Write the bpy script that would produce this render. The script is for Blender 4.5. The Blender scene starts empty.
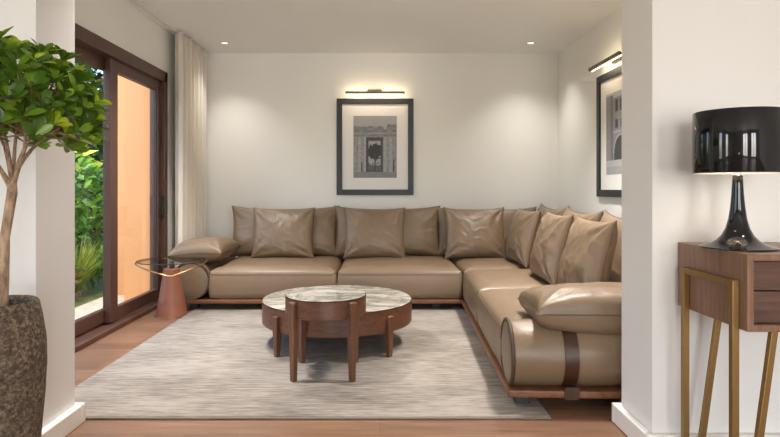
import bpy, bmesh, math, random
from mathutils import Vector, Matrix, noise
PI = math.pi
S = bpy.context.scene
COL = S.collection
rnd = random.Random(7)

# ------------------------------------------------------------------ helpers
def link(o):
    COL.objects.link(o); return o

def thing(name, label, cat, loc=(0, 0, 0), rz=0.0, group=None):
    o = bpy.data.objects.new(name, None); link(o)
    o.empty_display_size = 0.1
    o.location = loc; o.rotation_euler = (0, 0, rz)
    o['label'] = label; o['category'] = cat
    if group: o['group'] = group
    return o

def tag(o, label, cat, group=None, kind=None):
    o['label'] = label; o['category'] = cat
    if group: o['group'] = group
    if kind: o['kind'] = kind
    return o

def build(name, bm, mat, parent=None, smooth=True, bevel=0.0, seg=2, angle=40, local=False):
    """Link a bmesh as one object. With a parent the mesh is in world coordinates unless local."""
    me = bpy.data.meshes.new(name)
    bmesh.ops.recalc_face_normals(bm, faces=bm.faces)
    bm.to_mesh(me); bm.free()
    mats = mat if isinstance(mat, (list, tuple)) else [mat]
    for m in mats: me.materials.append(m)
    o = bpy.data.objects.new(name, me); link(o)
    if parent is not None:
        o.parent = parent
        if not local:
            r, c = parent, []
            while r is not None:
                c.append(r); r = r.parent
            w = Matrix.Identity(4)
            for q in reversed(c):
                w = w @ q.matrix_parent_inverse @ (Matrix.Translation(q.location) @ q.rotation_euler.to_matrix().to_4x4())
            o.matrix_parent_inverse = w.inverted()
    if smooth:
        for p in me.polygons: p.use_smooth = True
        try: me.set_sharp_from_angle(angle=math.radians(angle))
        except Exception: pass
    if bevel > 0:
        b = o.modifiers.new('bevel', 'BEVEL'); b.width = bevel; b.segments = seg
        b.limit_method = 'ANGLE'; b.angle_limit = math.radians(35)
        b.harden_normals = False
    return o

def structure(name, bm, mat, parent=None, **k):
    o = build(name, bm, mat, parent, **k)
    if parent is None: o['kind'] = 'structure'
    return o

def box(bm, x0, x1, y0, y1, z0, z1, M=None):
    v = [Vector((x, y, z)) for z in (z0, z1) for y in (y0, y1) for x in (x0, x1)]
    if M is not None: v = [M @ p for p in v]
    v = [bm.verts.new(p) for p in v]
    for f in ((0, 1, 3, 2), (4, 6, 7, 5), (0, 4, 5, 1), (2, 3, 7, 6), (0, 2, 6, 4), (1, 5, 7, 3)):
        bm.faces.new([v[i] for i in f])
    return bm

def bx(*a, **k):
    return box(bmesh.new(), *a, **k)

def lathe(bm, prof, seg=48, c=(0, 0, 0), cap_lo=True, cap_hi=True, M=None):
    rings = []
    for r, z in prof:
        ring = []
        for i in range(seg):
            a = 2 * PI * i / seg
            p = Vector((c[0] + r * math.cos(a), c[1] + r * math.sin(a), c[2] + z))
            ring.append(bm.verts.new(M @ p if M is not None else p))
        rings.append(ring)
    for a, b in zip(rings, rings[1:]):
        for i in range(seg):
            j = (i + 1) % seg
            bm.faces.new((a[i], a[j], b[j], b[i]))
    if cap_lo: bm.faces.new(rings[0])
    if cap_hi: bm.faces.new(rings[-1])
    return bm

def tube(bm, pts, radii, seg=8, closed=False, caps=True):
    pts = [Vector(p) for p in pts]
    n = len(pts)
    if not isinstance(radii, (list, tuple)): radii = [radii] * n
    rings = []
    up = None
    for i in range(n):
        if closed: t = pts[(i + 1) % n] - pts[i - 1]
        else: t = pts[min(i + 1, n - 1)] - pts[max(i - 1, 0)]
        t.normalize()
        if up is None:
            up = Vector((0, 0, 1)) if abs(t.z) < .9 else Vector((1, 0, 0))
        a = t.cross(up)
        if a.length < 1e-5: a = t.orthogonal()
        a.normalize(); b = a.cross(t).normalized(); up = b
        rings.append([bm.verts.new(pts[i] + (a * math.cos(2 * PI * k / seg) + b * math.sin(2 * PI * k / seg)) * radii[i]) for k in range(seg)])
    for i in range(n if closed else n - 1):
        A, B = rings[i], rings[(i + 1) % n]
        for k in range(seg):
            j = (k + 1) % seg
            bm.faces.new((A[k], A[j], B[j], B[k]))
    if caps and not closed:
        bm.faces.new(rings[0]); bm.faces.new(rings[-1])
    return bm

def bar(bm, p0, p1, w, d=None, up=(0, 1, 0)):
    """A square bar between two points."""
    p0, p1 = Vector(p0), Vector(p1); d = d or w
    t = (p1 - p0).normalized(); a = t.cross(Vector(up)).normalized(); b = a.cross(t).normalized()
    v = []
    for p in (p0, p1):
        for s, q in ((-1, -1), (1, -1), (1, 1), (-1, 1)):
            v.append(bm.verts.new(p + a * s * w / 2 + b * q * d / 2))
    for f in ((0, 1, 2, 3), (7, 6, 5, 4), (0, 4, 5, 1), (1, 5, 6, 2), (2, 6, 7, 3), (3, 7, 4, 0)):
        bm.faces.new([v[i] for i in f])
    return bm

# ------------------------------------------------------------------ materials
def srgb(r, g, b):
    f = lambda c: (c / 255 / 12.92) if c / 255 <= .04045 else ((c / 255 + .055) / 1.055) ** 2.4
    return (f(r), f(g), f(b), 1)

class Mat:
    def __init__(s, name, color=(0.8, 0.8, 0.8, 1), rough=.5, **k):
        s.m = bpy.data.materials.new(name); s.m.use_nodes = True
        s.nt = s.m.node_tree; s.p = s.nt.nodes['Principled BSDF']; s.L = s.nt.links
        s.p.inputs['Base Color'].default_value = color; s.p.inputs['Roughness'].default_value = rough
        for n, v in k.items(): s.p.inputs[n.replace('_', ' ')].default_value = v
    def node(s, t, **k):
        n = s.nt.nodes.new(t)
        for a, v in k.items():
            if a in n.inputs.keys(): n.inputs[a].default_value = v
            else: setattr(n, a, v)
        return n
    def coords(s, scale=(1, 1, 1), rot=(0, 0, 0)):
        t = s.node('ShaderNodeTexCoord'); m = s.node('ShaderNodeMapping')
        m.inputs['Scale'].default_value = scale; m.inputs['Rotation'].default_value = rot
        s.L.new(t.outputs['Object'], m.inputs['Vector']); return m.outputs['Vector']
    def noise(s, vec, scale, detail=4, rough=.5, dist=0):
        n = s.node('ShaderNodeTexNoise'); n.inputs['Scale'].default_value = scale
        n.inputs['Detail'].default_value = detail; n.inputs['Roughness'].default_value = rough
        n.inputs['Distortion'].default_value = dist
        s.L.new(vec, n.inputs['Vector']); return n.outputs['Fac']
    def ramp(s, fac, stops):
        r = s.node('ShaderNodeValToRGB'); e = r.color_ramp.elements
        while len(e) < len(stops): e.new(.5)
        for q, (pos, c) in zip(e, stops): q.position = pos; q.color = c
        s.L.new(fac, r.inputs['Fac']); return r.outputs['Color']
    def mix(s, a, b, fac, mode='MIX'):
        n = s.node('ShaderNodeMix', data_type='RGBA', blend_type=mode)
        for sock, v in ((n.inputs[0], fac), (n.inputs[6], a), (n.inputs[7], b)):
            if hasattr(v, 'is_linked') or hasattr(v, 'links'): s.L.new(v, sock)
            else: sock.default_value = v
        return n.outputs[2]
    def color(s, c): s.L.new(c, s.p.inputs['Base Color'])
    def bump(s, fac, strength=.2, dist=.01):
        b = s.node('ShaderNodeBump'); b.inputs['Strength'].default_value = strength; b.inputs['Distance'].default_value = dist
        s.L.new(fac, b.inputs['Height'])
        old = s.p.inputs['Normal'].links
        if old: s.L.new(old[0].from_socket, b.inputs['Normal'])
        s.L.new(b.outputs['Normal'], s.p.inputs['Normal'])
    def rough(s, fac, lo, hi):
        m = s.node('ShaderNodeMapRange'); m.inputs['To Min'].default_value = lo; m.inputs['To Max'].default_value = hi
        s.L.new(fac, m.inputs['Value']); s.L.new(m.outputs['Result'], s.p.inputs['Roughness'])

def m_plaster(name, c):
    m = Mat(name, c, .85); n = m.noise(m.coords(), 35, 5)
    m.bump(n, .04, .004)
    big = m.noise(m.coords(), .9, 2)
    m.color(m.mix(c, tuple(x * .965 for x in c[:3]) + (1,), big)); return m.m
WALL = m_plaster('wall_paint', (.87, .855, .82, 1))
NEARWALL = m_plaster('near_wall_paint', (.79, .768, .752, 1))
CEIL = m_plaster('ceiling_paint', (.91, .905, .895, 1))
TRIM = Mat('baseboard_paint', (.80, .77, .73, 1), .45).m

def m_leather(name, c, sc=1.0):
    m = Mat(name, c, .4); v = m.coords()
    big = m.noise(v, 3.2, 3)
    dark = tuple(x * .86 for x in c[:3]) + (1,); lite = tuple(min(1, x * 1.08) for x in c[:3]) + (1,)
    m.color(m.mix(dark, lite, big))
    w = m.noise(v, 16 * sc, 3, .5, 1.2); m.bump(w, .28, .007)
    g = m.node('ShaderNodeTexVoronoi'); g.inputs['Scale'].default_value = 420; m.L.new(v, g.inputs['Vector'])
    m.bump(g.outputs['Distance'], .06, .0008)
    m.rough(big, .34, .48); m.p.inputs['Specular IOR Level'].default_value = .45
    return m.m
LEATHER = m_leather('taupe_leather', srgb(123, 102, 81))
LEATHER_P = m_leather('taupe_pillow_leather', srgb(121, 101, 80), 1.2)
PIPING = Mat('dark_leather_piping', srgb(96, 76, 58), .5).m
PIPING2 = Mat('tan_leather_piping', srgb(66, 50, 37), .6).m
STRAP = m_leather('brown_leather_strap', srgb(62, 36, 21))
TERRA = m_leather('terracotta_leather', srgb(136, 86, 68))

def m_wood(name, c0, c1, axis=0, scale=1.0, rough=.4, spread=1.0):
    m = Mat(name, c0, rough)
    sc = [14 * scale] * 3; sc[axis] = .9 * scale
    v = m.coords(tuple(sc))
    a = m.noise(v, 2.0, 6, .62, .8); b = m.noise(v, 9, 4, .6)
    f = m.mix(a, b, .35)
    mid = tuple((p + q) / 2 for p, q in zip(c0, c1))
    m.color(m.ramp(f, [(.32, c1), (.5, mid), (.66, c0)]))
    m.bump(b, .05, .002); return m.m
WAL_X = m_wood('walnut_grain_x', srgb(112, 71, 51), srgb(66, 38, 27), 0)
WAL_Y = m_wood('walnut_grain_y', srgb(140, 92, 66), srgb(80, 48, 34), 1)
WAL_Z = m_wood('walnut_grain_z', srgb(118, 79, 56), srgb(72, 45, 31), 2)
CONS_Z = m_wood('console_walnut', srgb(140, 104, 82), srgb(98, 69, 53), 2, 1.6, .38)
CONS_D = m_wood('console_drawer_walnut', srgb(104, 72, 57), srgb(66, 44, 36), 0, 1.2, .38)
PLINTH = m_wood('plinth_wood_x', srgb(132, 84, 54), srgb(88, 53, 34), 0)
PLINTH_Y = m_wood('plinth_wood_y', srgb(132, 84, 54), srgb(88, 53, 34), 1)
DOORF = m_wood('door_frame_brown', srgb(92, 62, 50), srgb(74, 48, 40), 2, .6, .45)

BRASS = Mat('satin_brass', srgb(150, 118, 74), .4, Metallic=.85).m
GOLD = Mat('gold_rim', srgb(190, 150, 100), .28, Metallic=1.0).m
BLACK = Mat('black_metal', (.015, .015, .016, 1), .4, Metallic=.3).m
FOOT = Mat('dark_foot', (.02, .018, .017, 1), .5).m
def m_gloss():
    m = Mat('glossy_black_enamel', (.006, .006, .007, 1), .04); m.p.inputs['Specular IOR Level'].default_value = .5; return m.m
GLOSS = m_gloss()
CHROME = Mat('chrome', (.75, .75, .77, 1), .12, Metallic=1).m
SHADE_IN = Mat('white_shade_lining', (.85, .83, .8, 1), .6).m
FRAME = m_wood('charcoal_frame_wood', srgb(36, 37, 43), srgb(25, 26, 31), 2, .8, .45)
MATB = Mat('picture_mat_board', (.82, .80, .78, 1), .8).m
STEEL = Mat('brushed_bronze', srgb(112, 102, 90), .4, Metallic=.7).m

def m_emit(name, c, s):
    m = Mat(name, (0.9, .9, .9, 1), .6); m.p.inputs['Emission Color'].default_value = c; m.p.inputs['Emission Strength'].default_value = s
    return m.m
LED = m_emit('warm_led_diffuser', (1, .80, .52, 1), 9)
BULB = m_emit('warm_bulb', (1, .84, .64, 1), 14)
SPOTM = m_emit('downlight_lens', (1, .95, .9, 1), .7)

def m_glass(name, tint, refl=.06):
    m = Mat(name); nt = m.nt; nt.nodes.remove(m.p)
    t = nt.nodes.new('ShaderNodeBsdfTransparent'); t.inputs['Color'].default_value = tint
    g = nt.nodes.new('ShaderNodeBsdfGlossy'); g.inputs['Roughness'].default_value = .01
    lw = nt.nodes.new('ShaderNodeLayerWeight'); lw.inputs['Blend'].default_value = .5
    pw = nt.nodes.new('ShaderNodeMath'); pw.operation = 'POWER'; pw.inputs[1].default_value = 5; nt.links.new(lw.outputs['Facing'], pw.inputs[0])
    f = nt.nodes.new('ShaderNodeMath'); f.operation = 'MULTIPLY_ADD'; f.inputs[1].default_value = .45; f.inputs[2].default_value = refl * .4; nt.links.new(pw.outputs[0], f.inputs[0])
    x = nt.nodes.new('ShaderNodeMixShader')
    nt.links.new(f.outputs[0], x.inputs[0]); nt.links.new(t.outputs[0], x.inputs[1]); nt.links.new(g.outputs[0], x.inputs[2])
    nt.links.new(x.outputs[0], nt.nodes['Material Output'].inputs['Surface']); return m.m
GLASS = m_glass('clear_pane', (.97, .98, .97, 1))
TGLASS = m_glass('smoked_table_glass', (.84, .83, .81, 1))

def m_floor():
    m = Mat('oak_plank_floor', (1, 1, 1, 1), .42); v = m.coords()
    b = m.node('ShaderNodeTexBrick'); b.offset = .37; b.inputs['Scale'].default_value = 1
    b.inputs['Brick Width'].default_value = 1.7; b.inputs['Row Height'].default_value = .15
    b.inputs['Mortar Size'].default_value = .0016; b.inputs['Mortar Smooth'].default_value = .3
    b.inputs['Color1'].default_value = srgb(136, 103, 80); b.inputs['Color2'].default_value = srgb(116, 86, 66)
    b.inputs['Mortar'].default_value = srgb(104, 68, 50)
    m.L.new(v, b.inputs['Vector'])
    gv = m.coords((1.2, 18, 1)); g = m.noise(gv, 2.2, 6, .6, .6)
    gc = m.ramp(g, [(.3, (.62, .58, .54, 1)), (.7, (1.14, 1.12, 1.09, 1))])
    m.color(m.mix(b.outputs['Color'], gc, 1.0, 'MULTIPLY'))
    m.bump(b.outputs['Fac'], -.15, .002); m.rough(g, .36, .5); return m.m
FLOOR = m_floor()

def m_rug():
    m = Mat('woven_rug', (1, 1, 1, 1), .95)
    v1 = m.coords((4, 130, 1)); a = m.noise(v1, 1.0, 4, .6)
    v2 = m.coords((9, 48, 1)); b = m.noise(v2, 1.0, 5, .6)
    v3 = m.coords((1, 2.2, 1)); c = m.noise(v3, 1.3, 3)
    f = m.mix(m.mix(a, b, .45), c, .28)
    m.color(m.ramp(f, [(.37, srgb(86, 79, 72)), (.47, srgb(126, 117, 108)), (.57, srgb(156, 147, 137))]))
    w = m.coords((60, 130, 1)); n = m.noise(w, 2.2, 2); m.bump(n, .5, .006); m.bump(a, .35, .005)
    return m.m
RUG = m_rug()
RUGB = Mat('rug_binding', srgb(120, 104, 92), .9).m

def m_marble():
    m = Mat('white_grey_marble', (1, 1, 1, 1), .16); v = m.coords((1, 2.2, 1), (0, 0, -.5))
    n = m.noise(v, 1.7, 7, .55, .9)
    n2 = m.noise(v, 4.2, 6, .55, 1.2)
    base = m.ramp(n, [(.36, srgb(196, 191, 180)), (.46, srgb(138, 135, 122)), (.50, srgb(84, 84, 74)), (.54, srgb(150, 145, 132)), (.64, srgb(200, 196, 186))])
    m.color(m.mix(base, m.ramp(n2, [(.42, srgb(200, 195, 186)), (.5, srgb(128, 120, 106)), (.56, srgb(196, 190, 180))]), .35))
    m.p.inputs['Coat Weight'].default_value = .4; return m.m
MARBLE = m_marble()

def m_curtain():
    m = Mat('linen_curtain', srgb(218, 210, 198), .9); v = m.coords((180, 180, 40)); m.bump(m.noise(v, 1.5, 2), .12, .002)
    m.p.inputs['Sheen Weight'].default_value = .15
    return m.m
CURT = m_curtain()

def m_pot():
    m = Mat('pitted_stone_pot', (1, 1, 1, 1), .85); v = m.coords()
    a = m.noise(v, 75, 7, .7); b = m.noise(v, 9, 3)
    vo = m.node('ShaderNodeTexVoronoi'); vo.inputs['Scale'].default_value = 90; m.L.new(m.coords((1, 1, .8)), vo.inputs['Vector'])
    c = m.ramp(a, [(.36, srgb(52, 42, 33)), (.50, srgb(104, 87, 71)), (.64, srgb(158, 138, 116))])
    m.color(m.mix(c, srgb(74, 60, 48), m.ramp(b, [(.35, (0, 0, 0, 1)), (.75, (.45, .45, .45, 1))])))
    m.bump(a, .9, .012); m.bump(vo.outputs['Distance'], .5, .008); return m.m
POT = m_pot()
SOIL = Mat('potting_soil', srgb(34, 26, 21), .95).m
def m_bark():
    m = Mat('tree_bark', (1, 1, 1, 1), .8); v = m.coords((1, 1, .3)); a = m.noise(v, 60, 5, .6)
    m.color(m.ramp(a, [(.35, srgb(120, 92, 72)), (.65, srgb(186, 158, 132))])); m.bump(a, .4, .004); return m.m
BARK = m_bark()
def m_leaf(name, c, rough=.32, tr=.25):
    m = Mat(name, c, rough); v = m.coords(); a = m.noise(v, 18, 2)
    m.color(m.mix(tuple(x * .75 for x in c[:3]) + (1,), tuple(min(1, x * 1.2) for x in c[:3]) + (1,), a))
    t = m.node('ShaderNodeBsdfTranslucent'); t.inputs['Color'].default_value = (min(1, c[0] * 1.5), min(1, c[1] * 1.6), c[2], 1)
    x = m.node('ShaderNodeMixShader'); x.inputs[0].default_value = tr
    m.L.new(m.p.outputs[0], x.inputs[1]); m.L.new(t.outputs[0], x.inputs[2])
    m.L.new(x.outputs[0], m.nt.nodes['Material Output'].inputs['Surface']); return m.m
LEAF_D = m_leaf('leaf_deep_green', srgb(76, 108, 28))
LEAF_M = m_leaf('leaf_mid_green', srgb(116, 150, 42))
LEAF_L = m_leaf('leaf_lime_green', srgb(178, 196, 56))
G_DK = m_leaf('garden_dark_leaf', srgb(44, 64, 32), .5)
G_MD = m_leaf('garden_mid_leaf', srgb(70, 112, 40), .45)
G_LT = m_leaf('garden_bright_leaf', srgb(122, 166, 60), .45)
G_YL = m_leaf('garden_yellow_leaf', srgb(206, 214, 84), .5)
G_BL = m_leaf('garden_grass_blade', srgb(166, 176, 92), .5)
G_OR = m_leaf('garden_ochre_leaf', srgb(176, 140, 80), .5)
ORANGE = m_plaster('orange_render', srgb(200, 146, 100))
def m_ground():
    m = Mat('lawn', (1, 1, 1, 1), .95); a = m.noise(m.coords(), 9, 6, .7)
    m.color(m.ramp(a, [(.35, srgb(70, 84, 40)), (.65, srgb(120, 130, 70))])); m.bump(a, .6, .03); return m.m
LAWN = m_ground()
def m_patio():
    m = Mat('pale_stone_paving', (1, 1, 1, 1), .8); a = m.noise(m.coords(), 12, 5, .6)
    m.color(m.ramp(a, [(.35, srgb(186, 172, 150)), (.65, srgb(214, 202, 182))])); m.bump(a, .2, .004); return m.m
PATIO = m_patio()

# ------------------------------------------------------------------ room shell   (camera at the origin looking along +Y)
H = 2.6; XL, XR, YB = -2.05, 2.0, 6.52
PX0, PX1, PY0, PY1 = -1.40, 1.108, 2.36, 2.66      # the opening in the partition
NX0, NX1, NY0 = -3.6, 3.4, -3.6                   # the near room
def slab(z0, z1):
    b = bmesh.new(); box(b, NX0 - .2, NX1 + .2, NY0 - .2, PY1, z0, z1); box(b, XL - .07, XR + .2, PY1, YB + .2, z0, z1); return b
structure('floor', slab(-.12, 0), FLOOR, smooth=False)
structure('ceiling', slab(H, H + .15), CEIL, smooth=False)
structure('wall_back', bx(XL - .2, XR + .2, YB, YB + .2, 0, H), WALL, smooth=False)
structure('wall_right', bx(XR, XR + .2, PY1, YB, 0, H), WALL, smooth=False)
DY0, DY1, DZ = 3.02, 5.52, 2.18                   # the sliding door opening
b = bmesh.new()
box(b, XL - .07, XL, PY1, DY0, 0, H); box(b, XL - .07, XL, DY1, YB, 0, H); box(b, XL - .07, XL, DY0, DY1, DZ, H)
structure('wall_left', b, WALL, smooth=False)
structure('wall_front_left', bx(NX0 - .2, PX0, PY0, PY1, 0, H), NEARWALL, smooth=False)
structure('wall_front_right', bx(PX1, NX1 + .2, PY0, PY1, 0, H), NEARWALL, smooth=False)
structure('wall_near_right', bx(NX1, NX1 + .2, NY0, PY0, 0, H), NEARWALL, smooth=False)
# the near room's garden windows, behind the camera
WIN = [(-.75, .45), (1.3, 2.5)]; WZ0, WZ1 = .08, 2.35
SIDE = [(-1.5, -.75), (.15, .9)]
b = bmesh.new(); xs = NX0
for a, c in WIN:
    box(b, xs, a, NY0 - .2, NY0, 0, H); box(b, a, c, NY0 - .2, NY0, 0, WZ0); box(b, a, c, NY0 - .2, NY0, WZ1, H); xs = c
box(b, xs, NX1, NY0 - .2, NY0, 0, H)
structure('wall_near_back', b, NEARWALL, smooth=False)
for i, (a, c) in enumerate(WIN):
    w = bpy.data.objects.new('window_%d' % (i + 1), None); link(w); w['kind'] = 'structure'
    b = bmesh.new(); t = .06
    for q in ((a, a + t, WZ0, WZ1), (c - t, c, WZ0, WZ1), (a, c, WZ0, WZ0 + t), (a, c, WZ1 - t, WZ1), ((a + c) / 2 - .03, (a + c) / 2 + .03, WZ0, WZ1)):
        box(b, q[0], q[1], NY0 - .12, NY0 - .06, q[2], q[3])
    build('window_frame', b, DOORF, w, smooth=False)
    build('window_pane', bx(a, c, NY0 - .095, NY0 - .09, WZ0, WZ1), GLASS, w, smooth=False)

b = bmesh.new(); ys = NY0
for a, c in SIDE:
    box(b, NX0 - .2, NX0, ys, a, 0, H); box(b, NX0 - .2, NX0, a, c, 0, WZ0); box(b, NX0 - .2, NX0, a, c, WZ1, H); ys = c
box(b, NX0 - .2, NX0, ys, PY0, 0, H)
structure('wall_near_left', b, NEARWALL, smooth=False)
for i, (a, c) in enumerate(SIDE):
    w = bpy.data.objects.new('window_%d' % (i + 3), None); link(w); w['kind'] = 'structure'
    b = bmesh.new(); t = .06
    for q in ((a, a + t, WZ0, WZ1), (c - t, c, WZ0, WZ1), (a, c, WZ0, WZ0 + t), (a, c, WZ1 - t, WZ1)):
        box(b, NX0 - .12, NX0 - .06, q[0], q[1], q[2], q[3])
    build('window_frame', b, DOORF, w, smooth=False)
    build('window_pane', bx(NX0 - .095, NX0 - .09, a, c, WZ0, WZ1), GLASS, w, smooth=False)

# baseboards
BT, BH = .034, .088
def base(name, *r):
    b = bmesh.new()
    for q in r: box(b, q[0], q[1], q[2], q[3], 0, BH)
    structure(name, b, TRIM, bevel=.006)
base('baseboard_front_left', (NX0, PX0 + BT, PY0 - BT, PY0), (PX0, PX0 + BT, PY0, PY1), (XL, PX0 + BT, PY1, PY1 + BT))
base('baseboard_front_right', (PX1 - BT, NX1, PY0 - BT, PY0), (PX1 - BT, PX1, PY0, PY1), (PX1 - BT, XR, PY1, PY1 + BT))
base('baseboard_back', (XL, XR, YB - .016, YB))
base('baseboard_right', (XR - .016, XR, PY1 + BT, YB - .016))
base('baseboard_left', (XL, XL + .016, DY1 + .04, YB - .016))

# ------------------------------------------------------------------ sliding door
d = bpy.data.objects.new('door_1', None); link(d); d.location = (XL, 4.27, 0); d['kind'] = 'structure'
b = bmesh.new()
box(b, XL - .115, XL + .03, DY0, DY1, 2.08, DZ)                       # head
box(b, XL - .115, XL + .05, DY0, DY1, 0, .035)                        # threshold
box(b, XL - .115, XL + .03, DY1 - .07, DY1, 0, DZ); box(b, XL - .115, XL + .03, DY0, DY0 + .07, 0, DZ)
build('door_frame', b, DOORF, d, smooth=False, bevel=.004)
b = bmesh.new()
box(b, XL + .012, XL + .016, DY0, DY1, .035, .052); box(b, XL - .09, XL - .085, DY0, DY1, .035, .052)
build('track_rail', b, CHROME, d, smooth=False)
def panel(name, y0, y1, x0, x1, sl, sr):
    z0, z1 = .052, 2.085
    b = bmesh.new()
    box(b, x0, x1, y0, y0 + sl, z0, z1); box(b, x0, x1, y1 - sr, y1, z0, z1)
    box(b, x0, x1, y0 + sl, y1 - sr, z0, z0 + .10); box(b, x0, x1, y0 + sl, y1 - sr, z1 - .095, z1)
    p = build(name, b, DOORF, d, smooth=False, bevel=.004)
    build('glass_pane', bx((x0 + x1) / 2 - .004, (x0 + x1) / 2 + .004, y0 + sl, y1 - sr, z0 + .10, z1 - .095), GLASS, p, smooth=False)
    b = bmesh.new()
    xm = (x0 + x1) / 2
    for q in ((y0 + sl, y0 + sl + .008), (y1 - sr - .008, y1 - sr)): box(b, xm - .012, xm + .012, q[0], q[1], z0 + .1, z1 - .095)
    build('glazing_gasket', b, FOOT, p, smooth=False)
    return p
near = panel('sliding_panel', DY0 + .02, 4.60, XL - .108, XL - .063, .085, .085)
far = panel('fixed_panel', 4.43, DY1 - .04, XL - .056, XL - .01, .13, .10)
b = bmesh.new()
hx, hy = XL + .035, 5.435
tube(b, [(XL - .012, hy, 1.0), (hx, hy, 1.0), (hx, hy, .83), (XL - .012, hy, .83)], .011, 8)
box(b, XL - .012, XL, hy - .02, hy + .02, .80, 1.04)
build('pull_handle', b, FOOT, d, bevel=.002)

# ------------------------------------------------------------------ garden outside
structure('ground', bx(-14, XL - .2, -6, 16, -.2, -.05), LAWN, smooth=False)
structure('patio', bx(-2.80, XL - .116, -4, 12, -.05, -.015), PATIO, smooth=False)
structure('wall_exterior', bx(-2.44, XL - .07, 5.525, 6.7, -.05, 2.9), ORANGE, smooth=False, bevel=.006)
structure('wall_exterior_return', bx(-2.74, -2.44, 5.95, 6.7, -.05, 2.9), ORANGE, smooth=False, bevel=.006)

def leaf(bm, M, L, W, mi, bend=.15, n=3):
    """One obovate leaf growing along local +Y, lightly folded on its midrib."""
    st = [(0, .08), (.35, .62), (.68, 1.0), (.9, .62), (1.0, .05)] if n >= 3 else [(0, .1), (.5, 1.0), (1.0, .05)]
    rows = []
    for t, w in st:
        z = -bend * L * t * t
        y = L * t
        rows.append([bm.verts.new(M @ Vector((-w * W / 2, y, z + .12 * w * W))), bm.verts.new(M @ Vector((0, y, z))), bm.verts.new(M @ Vector((w * W / 2, y, z + .12 * w * W)))])
    for a, c in zip(rows, rows[1:]):
        for k in (0, 1):
            f = bm.faces.new((a[k], a[k + 1], c[k + 1], c[k])); f.material_index = mi; f.smooth = True

def aim(p, d, roll=0.0, up=Vector((0, 0, 1))):
    d = d.normalized(); x = d.cross(up)
    if x.length < 1e-4: x = d.orthogonal()
    x.normalize(); z = x.cross(d).normalized()
    M = Matrix((x, d, z)).transposed().to_4x4(); M.translation = p
    return M @ Matrix.Rotation(roll, 4, 'Y')

def raw_build(name, bm, mats, parent):
    me = bpy.data.meshes.new(name); bm.to_mesh(me); bm.free()
    for m in mats: me.materials.append(m)
    o = bpy.data.objects.new(name, me); link(o); o.parent = parent
    o.matrix_parent_inverse = Matrix.Translation(parent.location).inverted()
    return o

def shrub(name, label, cat, x, y, h, r, mats, nl, L, W, seed, wts=(5, 3, 1), z_lo=.08, trunk=.03, group=None):
    R = random.Random(seed); t = thing(name, label, cat, (x, y, -.05), group=group)
    b = bmesh.new(); tips = []
    for i in range(9):
        a = R.random() * 2 * PI; rr = r * (.3 + .6 * R.random())
        tip = Vector((x + rr * math.cos(a), y + rr * math.sin(a), -.05 + h * (.55 + .4 * R.random())))
        mid = Vector((x, y, -.05)).lerp(tip, .5) + Vector((0, 0, .1 * h))
        tube(b, [(x, y, -.05), mid, tip], [trunk, trunk * .6, trunk * .2], 5)
    build('stems', b, BARK, t)
    b = bmesh.new()
    for i in range(nl):
        a = R.random() * 2 * PI; u = R.random() ** .45; zz = R.random()
        env = math.sin(PI * min(1, .12 + .8 * zz)) ** .6
        lump = 1 + .28 * noise.noise(Vector((math.cos(a) * 1.5, math.sin(a) * 1.5, zz * 4 + seed)))
        rr = r * env * u * lump
        p = Vector((x + rr * math.cos(a), y + rr * math.sin(a), -.05 + h * (z_lo + (1 - z_lo) * zz)))
        dv = Vector((math.cos(a) + R.gauss(0, .5), math.sin(a) + R.gauss(0, .5), R.gauss(.25, .5)))
        leaf(b, aim(p, dv, R.gauss(0, .6)), L * (.7 + .6 * R.random()), W * (.8 + .4 * R.random()), R.choices(range(3), wts)[0], .3, 2)
    raw_build('foliage', b, mats, t)
    return t

def grass_clump(label, x, y, h, n, seed, mats, group=None):
    R = random.Random(seed); t = thing('ornamental_grass', label, 'grass plant', (x, y, -.05), group=group)
    b = bmesh.new()
    for i in range(n):
        a = R.random() * 2 * PI; L = h * (.6 + .6 * R.random()); lean = .25 + .65 * R.random(); w = .012 + .01 * R.random()
        dx, dy = math.cos(a), math.sin(a); mi = R.choices((0, 1, 2), (6, 3, 1))[0]; pv = None
        for k in range(5):
            s = k / 4
            c = Vector((x + dx * (.04 + L * lean * .7 * s), y + dy * (.04 + L * lean * .7 * s), -.05 + L * (s - .55 * lean * s * s)))
            ww = w * (1 - s) + .001; sd = Vector((-dy, dx, 0)) * ww
            q = (b.verts.new(c - sd), b.verts.new(c + sd))
            if pv:
                f = b.faces.new((pv[0], pv[1], q[1], q[0])); f.material_index = mi
            pv = q
    raw_build('blades', b, mats, t)
    b = bmesh.new(); lathe(b, [(.02, -.02), (.09, .0), (.07, .06), (.02, .10)], 10, (x, y, -.05)); build('crown', b, BARK, t)
    return t

shrub('garden_shrub', 'bright green broad-leaved shrub outside the glass door, above the spiky grass', 'shrub', -3.55, 6.75, 1.35, .60, [G_MD, G_LT, G_DK], 1500, .16, .06, 11, (5, 4, 2))
shrub('garden_shrub', 'low dark green shrub at the patio edge beside the spiky grass', 'shrub', -3.30, 5.62, .42, .34, [G_DK, G_MD, G_OR], 700, .08, .035, 12, (4, 3, 3))
shrub('garden_shrub', 'yellow-leaved tall plant behind the bright green shrub outdoors', 'shrub', -3.95, 7.3, 1.55, .38, [G_YL, G_LT, G_MD], 380, .26, .11, 13, (3, 3, 2), .3)
grass_clump('pale spiky grass clump at the patio edge, seen through the near glass panel', -3.25, 6.12, .66, 420, 21, [G_BL, G_LT, G_OR])
grass_clump('taller pale grass clump further along the patio below the bright shrub', -3.4, 7.5, .85, 420, 22, [G_BL, G_LT, G_MD])
shrub('garden_tree', 'tall dark-leaved tree at the back of the garden seen through the door', 'tree', -5.9, 10.4, 4.6, 1.6, [G_DK, G_MD, G_OR], 4200, .28, .11, 14, (6, 3, 1), .12, .07)
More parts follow.
